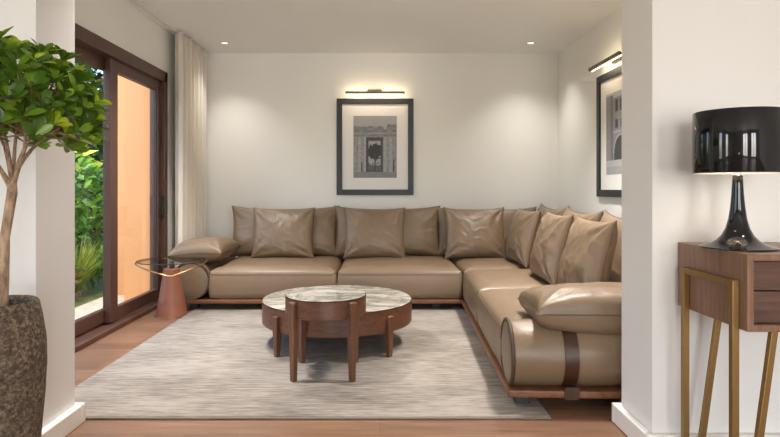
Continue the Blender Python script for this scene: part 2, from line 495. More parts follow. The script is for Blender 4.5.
shrub('garden_tree', 'olive-green tree left of the tall dark one across the lawn', 'tree', -7.3, 7.2, 3.8, 1.5, [G_DK, G_MD, G_LT], 3600, .26, .11, 15, (5, 4, 1), .1, .07)
shrub('garden_shrub', 'round mid-green bush on the lawn nearer than the grass clumps', 'shrub', -3.6, 4.6, 1.0, .55, [G_MD, G_DK, G_LT], 1200, .11, .05, 16, (5, 4, 2))
shrub('garden_shrub', 'dense hedge-like bush filling the far end of the garden border', 'shrub', -4.2, 8.8, 2.3, .95, [G_DK, G_MD, G_LT], 3000, .20, .09, 17, (6, 3, 1))

# ------------------------------------------------------------------ curtain, track
b = bmesh.new(); rows = 26; n = 240; vv = []
for j in range(rows + 1):
    z = .015 + (2.585 - .015) * j / rows; row = []
    for i in range(n + 1):
        s = i / n; y = 5.535 + .86 * s
        ph = s * 2 * PI * 7 + .35 * noise.noise(Vector((s * 5, z * .5, 1)))
        amp = .05 + .016 * noise.noise(Vector((s * 7, z * .7, 5)))
        row.append(b.verts.new((-1.937 + amp * math.sin(ph) + .012 * math.sin(3 * ph), y + .018 * math.cos(ph * 1.0) + .012 * noise.noise(Vector((s * 9, z, 2))), z)))
    vv.append(row)
for j in range(rows):
    for i in range(n): b.faces.new((vv[j][i], vv[j][i + 1], vv[j + 1][i + 1], vv[j + 1][i]))
ct = thing('curtain', 'floor-length beige linen curtain gathered beside the sliding glass door', 'curtain', (-1.955, 5.97, 0))
o = build('curtain_fabric', b, CURT, ct, angle=180); md = o.modifiers.new('thick', 'SOLIDIFY'); md.thickness = .003
structure('trim_1', bx(-2.0, -1.955, PY1 + .05, 6.45, H - .014, H + .002), TRIM, smooth=False)   # curtain track in the ceiling

# ------------------------------------------------------------------ downlights
def downlight(x, y, label, power, grp='recessed ceiling downlights', spot=True):
    t = thing('recessed_downlight', label, 'downlight', (x, y, H), group=grp)
    b = bmesh.new(); lathe(b, [(.050, .0), (.052, -.004), (.043, -.006), (.036, -.002), (.034, .0)], 32, (x, y, H), False, False)
    build('trim_ring', b, CHROME, t)
    b = bmesh.new(); lathe(b, [(.012, -.004), (.034, -.0025), (.034, -.001)], 24, (x, y, H)); build('lens', b, SPOTM, t)
    if spot:
        L = bpy.data.lights.new('downlight_spot', 'SPOT'); L.energy = power; L.color = (1, .955, .90); L.spot_size = math.radians(105); L.spot_blend = .9
        L.shadow_soft_size = .09; lo = bpy.data.objects.new('downlight_spot', L); link(lo); lo.location = (x, y, H - .02)
SP = 30
downlight(-1.62, 6.05, 'small recessed ceiling downlight beside the curtain top', SP)
downlight(1.57, 6.05, 'small recessed ceiling downlight near the right wall corner', SP)
for x in (-1.3, 1.2):
    for y in (3.2, 4.45): downlight(x, y, 'unseen ceiling downlight added over the rug to brighten the main room', 185)  # added lamps outside the view, they brighten the main room
for x in (-1.9, 0, 1.75):
    for y in ((-1.0,) if x < -1 else (1.2, -1.0)): downlight(x, y, 'unseen ceiling downlight added to give the near room more light', 30)  # more added lamps, unseen, to lift the near room's light

# ------------------------------------------------------------------ framed photographs with picture lights
def print_mesh(nx, ny, fn, P):
    """A flat printed sheet: a grid whose face colours carry the picture. P(u, v) gives the place, v upwards."""
    b = bmesh.new(); lay = b.loops.layers.float_color.new('Col')
    V = [[b.verts.new(P(i / nx, j / ny)) for i in range(nx + 1)] for j in range(ny + 1)]
    for j in range(ny):
        for i in range(nx):
            f = b.faces.new((V[j][i], V[j][i + 1], V[j + 1][i + 1], V[j + 1][i])); g = fn((i + .5) / nx, (j + .5) / ny)
            for l in f.loops: l[lay] = (g, g, g * 1.04, 1)
    return b
m = Mat('printed_photograph', (1, 1, 1, 1), .6); at = m.node('ShaderNodeVertexColor'); at.layer_name = 'Col'; m.color(at.outputs['Color']); PRINT = m.m
def nz(u, v, s, k=0): return noise.noise(Vector((u * s, v * s, k)))
def ruin(u, v):
    """A stone gateway with a tree seen through the opening, under a plain sky."""
    top = .80 + .02 * nz(u, 0, 9) + (.03 if u > .78 else 0) - (.05 if .70 < u < .76 else 0)
    if v > top + .03: g = .34 + .04 * nz(u, v, 3)
    elif v > .66:
        g = .20 + .10 * nz(u * 1.5, v * 9, 6, 2) + (.07 if .70 < v < .73 else 0)
    elif v < .10: g = .22 + .03 * nz(u, v, 20)
    else:
        g = .27 + .08 * nz(u * 2, v * 3, 8, 3)
        for c in (.14, .27, .73, .86):
            if abs(u - c) < .05: g += .07 - .12 * ((u - c) / .05) ** 2
        if abs(u - .19) < .015 and v < .25 or abs(u - .93) < .02 and v < .3: g = .05
        if .29 < u < .68 and v < .65:
            g = .06 + .03 * nz(u, v, 25)
            if .345 < u < .63 and .12 < v < .60:
                g = .33 + .12 * nz(u, v, 14, 4)
                r = math.hypot((u - .50) / .17, (v - .42) / .13)
                if r < 1 + .35 * nz(u, v, 22, 8): g = .035
                if v < .20 or (.24 > v > .2 and nz(u, v, 30) > 0): g = .10 + .03 * nz(u, v, 20)
                if abs(u - .5) < .02 and v < .4: g = .05
    return max(.015, g)
def arch(u, v):
    """Tall old houses and a stone archway against a pale sky."""
    if u < .30 and v > .15 + .2 * 0: 
        g = .24 + .05 * nz(u * 3, v * 6, 8)
        if .20 < u < .30: g = .15
        if v > .97: g = .45
    else:
        g = .22 + .05 * nz(u * 4, v * 4, 9, 3)
        for (a, c, e, f) in ((.40, .52, .76, .90), (.60, .72, .76, .90), (.80, .92, .76, .90), (.40, .52, .56, .66), (.62, .74, .56, .66), (.82, .93, .56, .66)):
            if a < u < c and e < v < f: g = .045
        if .93 < v: g = .40
        if .50 < v < .53: g = .34
        r = math.hypot((u - .62) / .26, (v - .26) / .20)
        if v > .26 and r < 1 or (v <= .26 and abs(u - .62) < .26): g = .05
        if v > .26 and 1 < r < 1.14: g = .34
    if v < .10: g = .34 + .05 * nz(u, v, 12)
    elif v < .17: g = .42
    return max(.015, g)
def framed(label, light_label, M, fn, light_E):
    """Local: width along X, depth towards -Y from the wall, height Z, middle at x=0."""
    w, z0, z1, f = .861, 1.007, 2.087, .062
    T = lambda x, y, z: M @ Vector((x, y, z))
    t = thing('framed_photograph', label, 'framed picture', M @ Vector((0, 0, z0)), group=None)
    b = bmesh.new(); h = w / 2
    for q in ((-h, -h + f, z0, z1), (h - f, h, z0, z1), (-h + f, h - f, z0, z0 + f), (-h + f, h - f, z1 - f, z1)):
        box(b, q[0], q[1], -.035, -.002, q[2], q[3], M)
    build('frame', b, FRAME, t, smooth=False, bevel=.003)
    build('mat_board', box(bmesh.new(), -h + f - .005, h - f + .005, -.016, -.004, z0 + f - .005, z1 - f + .005, M), MATB, t, smooth=False)
    p0, p1, q0, q1 = -.243, .243, 1.20, 1.895
    build('print', print_mesh(72, 104, fn, lambda u, v: T(p0 + (p1 - p0) * u, -.0175, q0 + (q1 - q0) * v)), PRINT, t, smooth=False)
    k = thing('picture_light', light_label, 'picture light', M @ Vector((0, 0, 2.13)))
    build('wall_plate', box(bmesh.new(), -.085, .075, -.035, 0, 2.138, 2.185, M), STEEL, k, smooth=False, bevel=.003)
    build('arm', box(bmesh.new(), -.018, .012, -.13, -.03, 2.142, 2.156, M), STEEL, k, smooth=False)
    build('bar', box(bmesh.new(), -.326, .326, -.145, -.118, 2.120, 2.150, M), STEEL, k, smooth=False, bevel=.003)
    b = bmesh.new(); box(b, -.318, .318, -.1178, -.1130, 2.1185, 2.153, M)
    build('led_strip', b, LED, k, smooth=False)
    L = bpy.data.lights.new('picture_glow', 'AREA'); L.shape = 'RECTANGLE'; L.size = .6; L.size_y = .02; L.energy = light_E; L.color = (1, .80, .55)
    lo = bpy.data.objects.new('picture_glow', L); link(lo)
    lo.matrix_world = M @ Matrix.Translation((0, -.11, 2.112)) @ Matrix.Rotation(math.radians(-28), 4, 'X')
framed('framed black-and-white photo of a stone gateway on the back wall', 'slim bronze picture light above the photo on the back wall', Matrix.Translation((-.055, YB, 0)), ruin, .5)
framed('framed black-and-white photo of an archway on the right wall, partly hidden', 'slim bronze picture light above the photo on the right wall', Matrix.Translation((XR, 4.84, 0)) @ Matrix.Rotation(-PI / 2, 4, 'Z'), arch, .5)

# ------------------------------------------------------------------ rug
t = thing('area_rug', 'large grey-beige woven rug under the two coffee tables', 'rug', (-.42, 4.1, 0))
build('rug_pile', bx(-1.645, .80, 2.722, 5.42, .001, .012), RUG, t, smooth=False, bevel=.004)
for q in (2.706, 5.421): build('rug_binding', bx(-1.645, .80, q, q + .015, .001, .010), RUGB, t, smooth=False, bevel=.003)

# ------------------------------------------------------------------ sectional sofa
PV = Vector((.73, 5.1, 0)); ANG = math.radians(2.4)
MR = Matrix.Translation(PV) @ Matrix.Rotation(-ANG, 4, 'Z') @ Matrix.Translation(-PV)   # the right run stands a little askew
sofa = thing('sectional_sofa', 'large L-shaped taupe leather sectional sofa on a low wooden plinth', 'sofa', (.1, 5.6, 0))

def soft_box(x0, x1, y0, y1, z0, zs, dome, seed, M=None, n=44, crown=.75, wr=1.0):
    """An upholstered block: near-vertical sides to the seam zs, a domed top above it."""
    b = bmesh.new(); cx, cy, hx, hy = (x0 + x1) / 2, (y0 + y1) / 2, (x1 - x0) / 2, (y1 - y0) / 2
    rr = .035
    def rim(u, v):
        px, py = u * hx, v * hy; ax, ay = abs(px) - (hx - rr), abs(py) - (hy - rr)
        if ax > 0 and ay > 0:
            m = max(ax, ay); q = math.hypot(ax, ay)
            px = math.copysign(hx - rr + ax * m / q, px); py = math.copysign(hy - rr + ay * m / q, py)
        return px, py
    sp = lambda i: math.sin((i / n - .5) * PI) * .72 + (i / n - .5) * 2 * .28
    G = []
    for j in range(n + 1):
        row = []
        for i in range(n + 1):
            u, v = sp(i), sp(j); px, py = rim(u, v)
            e = min(hx - abs(px), hy - abs(py)); e = max(0, e)
            k = min(1, e / .13); z = zs + dome * (.80 * math.sqrt(max(0, 1 - (1 - k) ** 2)) + .20 * (1 - u * u) * (1 - v * v))
            s = noise.noise(Vector((px * 4 + seed, py * 4, seed))) * .006 + noise.noise(Vector((px * 11, py * 11 + seed, 3))) * .0022
            z += wr * s * min(1, e / .05)
            row.append(Vector((cx + px, cy + py, z)))
        G.append(row)
    V = [[b.verts.new(p) for p in r] for r in G]
    for j in range(n):
        for i in range(n): b.faces.new((V[j][i], V[j][i + 1], V[j + 1][i + 1], V[j + 1][i]))
    ring = [V[0][i] for i in range(n)] + [V[j][n] for j in range(n)] + [V[n][n - i] for i in range(n)] + [V[n - j][0] for j in range(n)]
    loop = [v.co.copy() for v in ring]
    prev = ring
    for kz in (.75, .5, .25, .06, 0):
        zz = z0 + (zs - z0) * kz; bul = .010 * math.sin(PI * kz) - (.014 if kz == 0 else 0)
        cur = []
        for p in loop:
            dv = Vector((p.x - cx, p.y - cy, 0)); nn = Vector((0, 0, 0))
            if abs(dv.x) > hx - rr: nn.x = math.copysign(1, dv.x)
            if abs(dv.y) > hy - rr: nn.y = math.copysign(1, dv.y)
            w = noise.noise(Vector((p.x * 5, p.y * 5, zz * 6 + seed))) * .004 * wr
            cur.append(b.verts.new(Vector((p.x, p.y, zz)) + nn * (bul + w)))
        m = len(ring)
        for i in range(m): b.faces.new((prev[i], prev[(i + 1) % m], cur[(i + 1) % m], cur[i]))
        prev = cur
    b.faces.new(prev)
    if M is not None:
        b.transform(M); loop = [M @ p for p in loop]
    return b, loop
def seat(x0, x1, y0, y1, seed, M=None):
    b, loop = soft_box(x0, x1, y0, y1, .106, .322, .078, seed, M)
    o = build('seat_cushion', b, LEATHER, sofa, angle=180)
    pb = bmesh.new(); tube(pb, loop[::1], .0032, 5, closed=True); build('piping', pb, PIPING, o, angle=180)
G_ = .006
seat(-1.51, -.378 - G_, 5.10, 6.14, 1.3)
seat(-.378 + G_, .73 - G_, 5.10, 6.14, 2.7)
seat(.73 + G_, 1.72, 5.12, 6.14, 3.1)
seat(.73 + G_, 1.72, 4.135, 5.10, 4.9, MR)
seat(.73 + G_, 1.72, 3.08, 4.12, 5.4, MR)
# plinth rails and feet
o = build('plinth', bx(-1.80, 1.76, 5.085, 6.28, .068, .104), PLINTH, sofa, smooth=False, bevel=.008)
b = box(bmesh.new(), .715, 1.86, 2.80, 5.08, .068, .104, MR); build('plinth', b, PLINTH_Y, sofa, smooth=False, bevel=.008)
for (x, y, M) in [(-1.66, 5.2, None), (-.378, 5.24, None), (.50, 5.24, None), (-1.66, 6.1, None), (-.378, 6.1, None), (1.6, 6.1, None),
                  (.80, 4.12, MR), (.80, 2.92, MR), (1.7, 2.92, MR), (1.7, 4.12, MR)]:
    zb = .0125 if (-1.60 < x < .75 and y < 5.4) else 0.0
    if M is not None and y > 3: zb = 0.0
    b = bx(x - .035, x + .035, y - .035, y + .035, zb, .0675)
    if M is not None: b.transform(M)
    build('foot', b, FOOT, sofa, smooth=False, bevel=.004)
# backrests
b, loop = soft_box(-1.50, 1.74, 6.16, 6.30, .106, .66, .02, 8.0, None, 24, wr=.6); build('backrest', b, LEATHER, sofa, angle=60)
b, loop = soft_box(1.74, 1.88, 3.10, 6.05, .106, .66, .02, 9.0, MR, 24, wr=.6); build('backrest', b, LEATHER, sofa, angle=60)
# arm rolls
def roll(p0, p1, R, M=None):
    p0, p1 = Vector(p0), Vector(p1); ax = (p1 - p0).normalized(); a = Vector((0, 0, 1)); c = ax.cross(a)
    b = bmesh.new(); L = (p1 - p0).length; st = [(0, .0), (0, .55), (0, .955), (.003, .985), (.010, 1.0)] + [(L * i / 14, 1.0) for i in range(1, 14)] + [(L - .010, 1.0), (L - .003, .985), (L, .955), (L, .5), (L, 0)]
    st[0] = (-.006, .001); st[1] = (-.005, .55); st[-1] = (L + .006, .001); st[-2] = (L + .005, .5)
    rings = []; n = 56
    for s, k in st:
        rings.append([b.verts.new(p0 + ax * s + (a * math.cos(2 * PI * i / n) + c * math.sin(2 * PI * i / n)) * R * k * (1 + .006 * noise.noise(Vector((s * 6, i * .3, 2))))) for i in range(n)])
    for A, B in zip(rings, rings[1:]):
        for i in range(n): b.faces.new((A[i], A[(i + 1) % n], B[(i + 1) % n], B[i]))
    if M is not None: b.transform(M)
    o = build('arm_roll', b, LEATHER, sofa, angle=55)
    for q in (.004, L - .004):
        pb = bmesh.new(); tube(pb, [p0 + ax * q + (a * math.cos(2 * PI * i / 48) + c * math.sin(2 * PI * i / 48)) * (R - .002) for i in range(48)], .0105, 8, closed=True)
        if M is not None: pb.transform(M)
        build('piping', pb, PIPING2, o, angle=180)
    return o
RR = .163
roll((-1.665, 5.10, .104 + RR), (-1.665, 6.10, .104 + RR), RR)
yr = 2.95; zr = .088
roll((.735, yr, zr + RR), (1.80, yr, zr + RR), RR, MR)
# leather strap that wraps the near arm roll
b = bmesh.new(); x0, x1 = .985, 1.052; pr = None
for i in range(40):
    a = math.radians(-100 + 275 * i / 39)
    # starts under the front of the roll and goes up over the top
    q = []
    for x in (x0, x1):
        for r in (RR + .001, RR + .0055):
            q.append(b.verts.new(Vector((x, yr - r * math.cos(a), zr + RR + r * math.sin(a)))))
    if pr:
        for k in ((0, 1), (1, 3), (3, 2), (2, 0)): b.faces.new((pr[k[0]], pr[k[1]], q[k[1]], q[k[0]]))
    else: b.faces.new((q[0], q[1], q[3], q[2]))
    pr = q
b.faces.new((pr[0], pr[1], pr[3], pr[2]))
box(b, x0, x1, 2.790, 2.7985, .066, .125)
b.transform(MR); build('strap', b, STRAP, sofa, angle=60)

# ------------------------------------------------------------------ cushions
def pillow(name, label, group, w, h, t, M, seed, ears=.045, sag=.0, wr=1.0, base=False, cat='cushion', N=52, drape=None, puff=.42, conc=.030):
    """A stuffed leather cushion: width X, height Z (z=0 at its foot), thickness Y, corners drawn out to points."""
    R = random.Random(seed); b = bmesh.new()
    ph = [R.random() * 6.28 for _ in range(12)]
    def P(u, v, side):
        c = conc + ears * .3
        x = w / 2 * u * (1 - c * (1 - v * v) ) ; z = h / 2 * v * (1 - c * (1 - u * u))
        cr = (abs(u) * abs(v)) ** 6
        x *= 1 + .02 * cr; z *= 1 + ears * cr
        pr = max(0, (1 - abs(u) ** 2.6)) * max(0, (1 - abs(v) ** 2.6))
        th = t / 2 * pr ** puff
        edge = min(1, pr * 3.2)
        f = 0
        for k, (cu, cv) in enumerate(((-1, -1), (1, -1), (1, 1), (-1, 1))):
            du, dv = (u - cu) * w, (v - cv) * h; r = math.hypot(du, dv); a = math.atan2(dv * cv * -1, du * cu * -1)
            f += math.sin(a * 9 + ph[k] + 2.2 * noise.noise(Vector((u * 1.5, v * 1.5, seed + k)))) * min(1, r / .12) * math.exp(-r * 4.2)
        q = Vector((u * w * 2.6 + v * h * 1.2 + seed * 3.1, v * h * 1.3, side * 5 + seed))
        f2 = noise.noise(q) + .5 * noise.noise(q * 2.3)
        rd = 1 - abs(noise.noise(Vector((u * 2.2 + v * 1.4 + seed, (v - u * .5) * 1.3, side + 9)) * 1.5)) * 2
        f3 = max(0, rd - .55)
        th += wr * edge * (.017 * f + .007 * f2 + .009 * f3)
        z2 = z
        if sag: z2 = z - sag * (1 - u * u) * max(0, v) * .5; 
        y = -side * max(.0015, th)
        # a slumped belly, heavier towards the foot
        y *= 1 + .22 * -v * (1 - abs(v))
        return Vector((x, y, z2 + h / 2))
    sp = lambda i: math.sin((i / N - .5) * PI) * .6 + (i / N - .5) * 2 * .4
    F = [[P(sp(i), sp(j), 1) for i in range(N + 1)] for j in range(N + 1)]
    B = [[P(sp(i), sp(j), -1) for i in range(N + 1)] for j in range(N + 1)]
    rimf = {}
    VF = [[None] * (N + 1) for _ in range(N + 1)]; VB = [[None] * (N + 1) for _ in range(N + 1)]
    for j in range(N + 1):
        for i in range(N + 1):
            if i in (0, N) or j in (0, N):
                m = (F[j][i] + B[j][i]) / 2; m.y = 0; VF[j][i] = VB[j][i] = b.verts.new(m); F[j][i] = m
            else:
                VF[j][i] = b.verts.new(F[j][i]); VB[j][i] = b.verts.new(B[j][i])
    for j in range(N):
        for i in range(N):
            b.faces.new((VF[j][i], VF[j][i + 1], VF[j + 1][i + 1], VF[j + 1][i]))
            b.faces.new((VB[j][i], VB[j + 1][i], VB[j + 1][i + 1], VB[j][i + 1]))
    rim = [F[0][i] for i in range(N)] + [F[j][N] for j in range(N)] + [F[N][N - i] for i in range(N)] + [F[N - j][0] for j in range(N)]
    if drape:
        for v in b.verts: v.co = drape(v.co)
        rim = [drape(p.copy()) for p in rim]
    o = build(name, b, LEATHER_P, None, angle=180)
    o.matrix_world = M
    tag(o, label, cat, group)
    pb = bmesh.new(); tube(pb, rim, .0035, 6, closed=True)
    build('piping', pb, PIPING, o, angle=180, local=True)
    return o
def stand(x, y, z, rz, lean):
    return Matrix.Translation((x, y, z)) @ Matrix.Rotation(rz, 4, 'Z') @ Matrix.Rotation(math.radians(-lean), 4, 'X')
GB, GT, GA = 'wide back cushions of the sofa', 'square throw cushions on the sofa', 'arm cushions of the sofa'
# back row
pillow('back_cushion', 'wide taupe back cushion nearest the curtain, behind a throw cushion', GB, 1.10, .50, .25, stand(-.985 , 5.965, .392, 0, 10), 1, ears=.06, sag=.03, conc=.02, puff=.36)
pillow('back_cushion', 'wide taupe back cushion behind the throw cushion in the middle of the back run', GB, 1.09, .50, .25, stand(.075, 5.965, .392, .015, 10), 2, ears=.06, sag=.03, conc=.02, puff=.36)
pillow('back_cushion', 'wide taupe back cushion in the sofa corner behind a creased throw cushion', GB, 1.04, .49, .25, stand(1.10, 5.965, .392, -.01, 10), 3, ears=.06, sag=.03, conc=.02, puff=.36)
pillow('throw_cushion', 'square taupe leather throw cushion nearest the curtain', GT, .61, .50, .19, stand(-.965, 5.74, .394, .02, 15), 4, ears=.03, wr=1.1)
pillow('throw_cushion', 'square taupe leather throw cushion below the framed gateway photo', GT, .60, .50, .19, stand(-.055, 5.74, .394, -.02, 15), 5, ears=.03, wr=1.1)
pillow('throw_cushion', 'creased square throw cushion on the back run beside the sofa corner', GT, .60, .50, .19, stand(.945, 5.72, .394, 0, 15), 6, ears=.06, wr=1.3)
# right run (face -X)
def side(x, y, rz, lean, z=.393): return MR @ stand(x, y, z, -PI / 2 + rz, lean)
pillow('back_cushion', 'back cushion at the corner end of the right run below the wall photo', GB, 1.02, .52, .22, side(1.57, 5.66, 0, 10), 7, ears=.07, sag=.03)
pillow('back_cushion', 'back cushion in the middle of the right run of the sofa', GB, .88, .52, .22, side(1.55, 4.66, 0, 10), 8, ears=.07, sag=.03)
pillow('back_cushion', 'back cushion nearest the camera on the right run, half hidden by the wall', GB, .92, .52, .22, side(1.56, 3.72, 0, 10), 9, ears=.07, sag=.03)
pillow('throw_cushion', 'square throw cushion leaning at the far end of the right run', GT, .60, .50, .19, side(1.25, 5.38, .10, 14), 10, ears=.04)
pillow('throw_cushion', 'square throw cushion in the middle of the right run', GT, .60, .51, .19, side(1.255, 4.37, .03, 14), 11, ears=.04, wr=1.2)
pillow('throw_cushion', 'square throw cushion on the right run just behind the near arm cushion', GT, .58, .51, .19, side(1.265, 3.58, .06, 14), 12, ears=.05)
# arm cushions, lying flat on the rolls
def lay(x, y, z, rz, tilt=(0, 0)):
    return Matrix.Translation((x, y, z)) @ Matrix.Rotation(rz, 4, 'Z') @ Matrix.Rotation(tilt[0], 4, 'X') @ Matrix.Rotation(tilt[1], 4, 'Y') @ Matrix.Rotation(-PI / 2, 4, 'X')
def drape_l(p):
    q = p.copy(); q.y += .22 * abs(q.x - .03) ** 2; return q
pillow('arm_cushion', 'flat taupe leather cushion lying on the round arm beside the side table', GA, .47, .72, .23, lay(-1.645, 5.14, .505, 0, (0, -.04)), 13, ears=.01, drape=drape_l, puff=.36, conc=.03)
pillow('arm_cushion', 'flat taupe leather cushion lying over the near round arm of the sofa', GA, .98, .47, .24, MR @ lay(1.352, 2.80, .470, 0, (-.02, 0)), 14, ears=.01, wr=.8, puff=.25, conc=.02)

# ------------------------------------------------------------------ coffee tables
def round_table(label, x, y, R, z, zb, leg_off, zleg, seed, rot=0.0, z_floor=.0125):
    t = thing('coffee_table', label, 'coffee table', (x, y, z_floor), 0, 'nesting round coffee tables')
    b = bmesh.new(); lathe(b, [(R - .022, -.012), (R - .006, -.012), (R - .003, -.009), (R - .003, -.003), (R - .006, 0), (0.0005, 0)], 96, (x, y, z), True, False)
    b2 = build('marble_top', b, MARBLE, t, angle=35)
    b = bmesh.new(); lathe(b, [(R - .018, -.0125), (R - .0, -.0125), (R, -.004), (R, zb - z + .004), (R - .004, zb - z), (R - .024, zb - z), (R - .024, -.0125)], 96, (x, y, z), False, False)
    # underside board
    lathe(b, [(R - .025, zb - z + .02), (R - .025, zb - z + .03)], 64, (x, y, z))
    build('apron', b, WAL_X, t, angle=35)
    for sx in (-1, 1):
        for sy in (-1, 1):
            a = math.atan2(sy * leg_off[1], sx * leg_off[0]); dx, dy = math.cos(a), math.sin(a)
            b = bmesh.new(); r = R + .002; tx, ty = -dy, dx
            V = []
            for zz, hw, rin, rout in ((z_floor, .0150, r - .012, r + .016), (zb, .0225, r - .022, r + .022), (zleg - .006, .0225, r - .001, r + .022), (zleg, .018, r - .001, r + .016)):
                V.append([b.verts.new((x + dx * q + tx * s, y + dy * q + ty * s, zz)) for q, s in ((rin, -hw), (rout, -hw), (rout, hw), (rin, hw))])
            for A, B in zip(V, V[1:]):
                for i in range(4): b.faces.new((A[i], A[(i + 1) % 4], B[(i + 1) % 4], B[i]))
            b.faces.new(V[0]); b.faces.new(V[-1])
            build('leg', b, WAL_Z, t, smooth=False, bevel=.004)
round_table('larger lower round coffee table with marble top and walnut legs', -.298, 4.065, .519, .317, .165, (.358, .385), .272, 1)
round_table('smaller taller round coffee table standing in front of the larger one', -.316, 3.385, .2345, .468, .358, (.163, .176), .452, 2)

# ------------------------------------------------------------------ side table
sx, sy = -1.77, 4.93
t = thing('side_table', 'terracotta cone side table with glass top beside the sofa arm', 'side table', (sx, sy, 0))
b = bmesh.new(); lathe(b, [(.129, .008), (.128, .012), (.066, .395), (.064, .40), (.058, .402)], 56, (sx, sy, 0)); build('cone_base', b, TERRA, t, angle=50)
b = bmesh.new(); lathe(b, [(.133, .0), (.135, .002), (.135, .006), (.131, .009)], 56, (sx, sy, 0)); build('foot_ring', b, GOLD, t, angle=40)
b = bmesh.new(); lathe(b, [(.018, .402), (.018, .462)], 20, (sx, sy, 0)); build('neck', b, FOOT, t)
gx = sx + .0
b = bmesh.new(); lathe(b, [(.276, .0), (.279, .003), (.279, .006), (.276, .009)], 72, (gx, sy, .463)); build('glass_top', b, TGLASS, t, angle=30)
b = bmesh.new(); tube(b, [(gx + .281 * math.cos(a), sy + .281 * math.sin(a), .468) for a in [2 * PI * i / 72 for i in range(72)]], .0035, 8, closed=True); build('dark_rim', b, FOOT, t, angle=180)
b = bmesh.new(); pts = []
for i in range(72):
    a = 2 * PI * i / 72; px, py = .285 * math.cos(a), .285 * math.sin(a)
    pts.append((gx + px, sy + py, .457 - (.085 * (1 - abs(math.cos(a - .30))) if math.sin(a) < 0 else 0)))
tube(b, pts, .006, 8, closed=True); build('hoop', b, GOLD, t, angle=180)

# ------------------------------------------------------------------ potted tree
tx, ty = -1.247, 1.90
t = thing('potted_tree', 'small round-headed tree in a rough dark stone pot by the opening', 'potted plant', (tx, ty, 0))
prof = [(.088, .0), (.098, .008), (.112, .10), (.130, .25), (.1425, .40), (.1475, .50), (.146, .58), (.135, .66), (.122, .705), (.117, .712), (.108, .708), (.104, .69), (.112, .60)]
b = bmesh.new(); lathe(b, prof, 96, (tx, ty, 0), True, False)
for v in b.verts:
    v.co.x = tx + (v.co.x - tx) * .93; v.co.y = ty + (v.co.y - ty) * .93
    dv = Vector((v.co.x - tx, v.co.y - ty, 0)); 
    if dv.length > .01: v.co += dv.normalized() * (.0025 * noise.noise(v.co * 22) + .0015 * noise.noise(v.co * 60))
build('pot', b, POT, t, angle=60)
b = bmesh.new(); lathe(b, [(.100, .596), (.100, .610), (.06, .620), (.002, .623)], 40, (tx, ty, 0)); build('soil', b, SOIL, t)
b = bmesh.new(); lathe(b, [(.100, .60), (.1005, .694), (.0985, .698), (.0965, .694), (.096, .60)], 56, (tx, ty, 0), False, False); build('inner_shade_sleeve', b, FOOT, t)  # black sleeve added: the shade inside the pot, put into colour
R = random.Random(5)
fork = Vector((-1.205, 1.90, 1.085)); b = bmesh.new()
tr = [Vector((tx + .005, ty, .605)), Vector((tx + .012, ty + .004, .78)), Vector((tx + .018, ty, .92)), fork - Vector((0, 0, .02)), fork + Vector((0, 0, .02))]
tube(b, tr, [.018, .0155, .0145, .0155, .013], 12)
C = Vector((-1.232, 1.90, 1.332)); RX, RZ = .288, .232
prim = []
for k in range(8):
    a = 2 * PI * k / 8 + .35 * R.random(); rr = .66 if k % 2 else .36
    q = C + Vector((math.cos(a) * RX * rr, math.sin(a) * RX * rr, -.03 + .07 * R.random() + (.03 if rr < .5 else 0)))
    f0 = fork + Vector((0, 0, -.015 + .05 * R.random())); m1 = f0.lerp(q, .5) + Vector((R.gauss(0, .012), R.gauss(0, .012), -.015 + .02 * R.random()))
    tube(b, [f0, f0.lerp(m1, .5) + Vector((0, 0, .004)), m1, q], [.0085, .0066, .0055, .0035], 7); prim.append((m1, q))
tips = []; NT = 135
for i in range(NT):
    zf = 1 - 1.50 * (i + .5) / NT; rr = math.sqrt(max(0, 1 - zf * zf)); a = i * 2.39996
    k = .80 + .17 * R.random()
    if zf < 0: zf *= .95
    tips.append(C + Vector((rr * math.cos(a) * RX * k, rr * math.sin(a) * RX * k, zf * RZ * k)))
fb = bmesh.new()
UP = Vector((0, 0, 1))
def rosette(p, out, n, L):
    young = R.random() < .24
    ax = (out + UP * .9).normalized()
    for i in range(n):
        a = 2 * PI * i / n + R.random() * .5; s = ax.orthogonal().normalized(); s.rotate(Matrix.Rotation(a, 3, ax))
        dv = (ax * (.45 + .6 * R.random()) + s * (.55 + .35 * R.random())).normalized()
        mi = R.choices((0, 1, 2), (2, 4, 7) if young else (12, 6, .5))[0]
        l = L * (.75 + .5 * R.random()) * (.85 if young else 1)
        leaf(fb, aim(p, dv, R.gauss(0, .35), ax), l, l * (.42 + .08 * R.random()), mi, .06 + .16 * R.random())
for p in tips:
    m1, q = min(prim, key=lambda s: (s[1] - p).length)
    st = m1.lerp(q, .25 + .75 * R.random())
    mid = st.lerp(p, .5) + Vector((R.gauss(0, .008), R.gauss(0, .008), -.006))
    tube(b, [st, mid, p], [.0034, .0027, .0018], 5, caps=False)
    out = (p - C + Vector((0, 0, .06))).normalized()
    rosette(p, out, 8, .061)
    if R.random() < .8: rosette(mid.lerp(p, .6), (out + Vector((R.gauss(0, .4), R.gauss(0, .4), R.gauss(.2, .3)))).normalized(), 5, .056)
build('trunk', b, BARK, t, angle=70)
raw_build('foliage', fb, [LEAF_D, LEAF_M, LEAF_L], t)

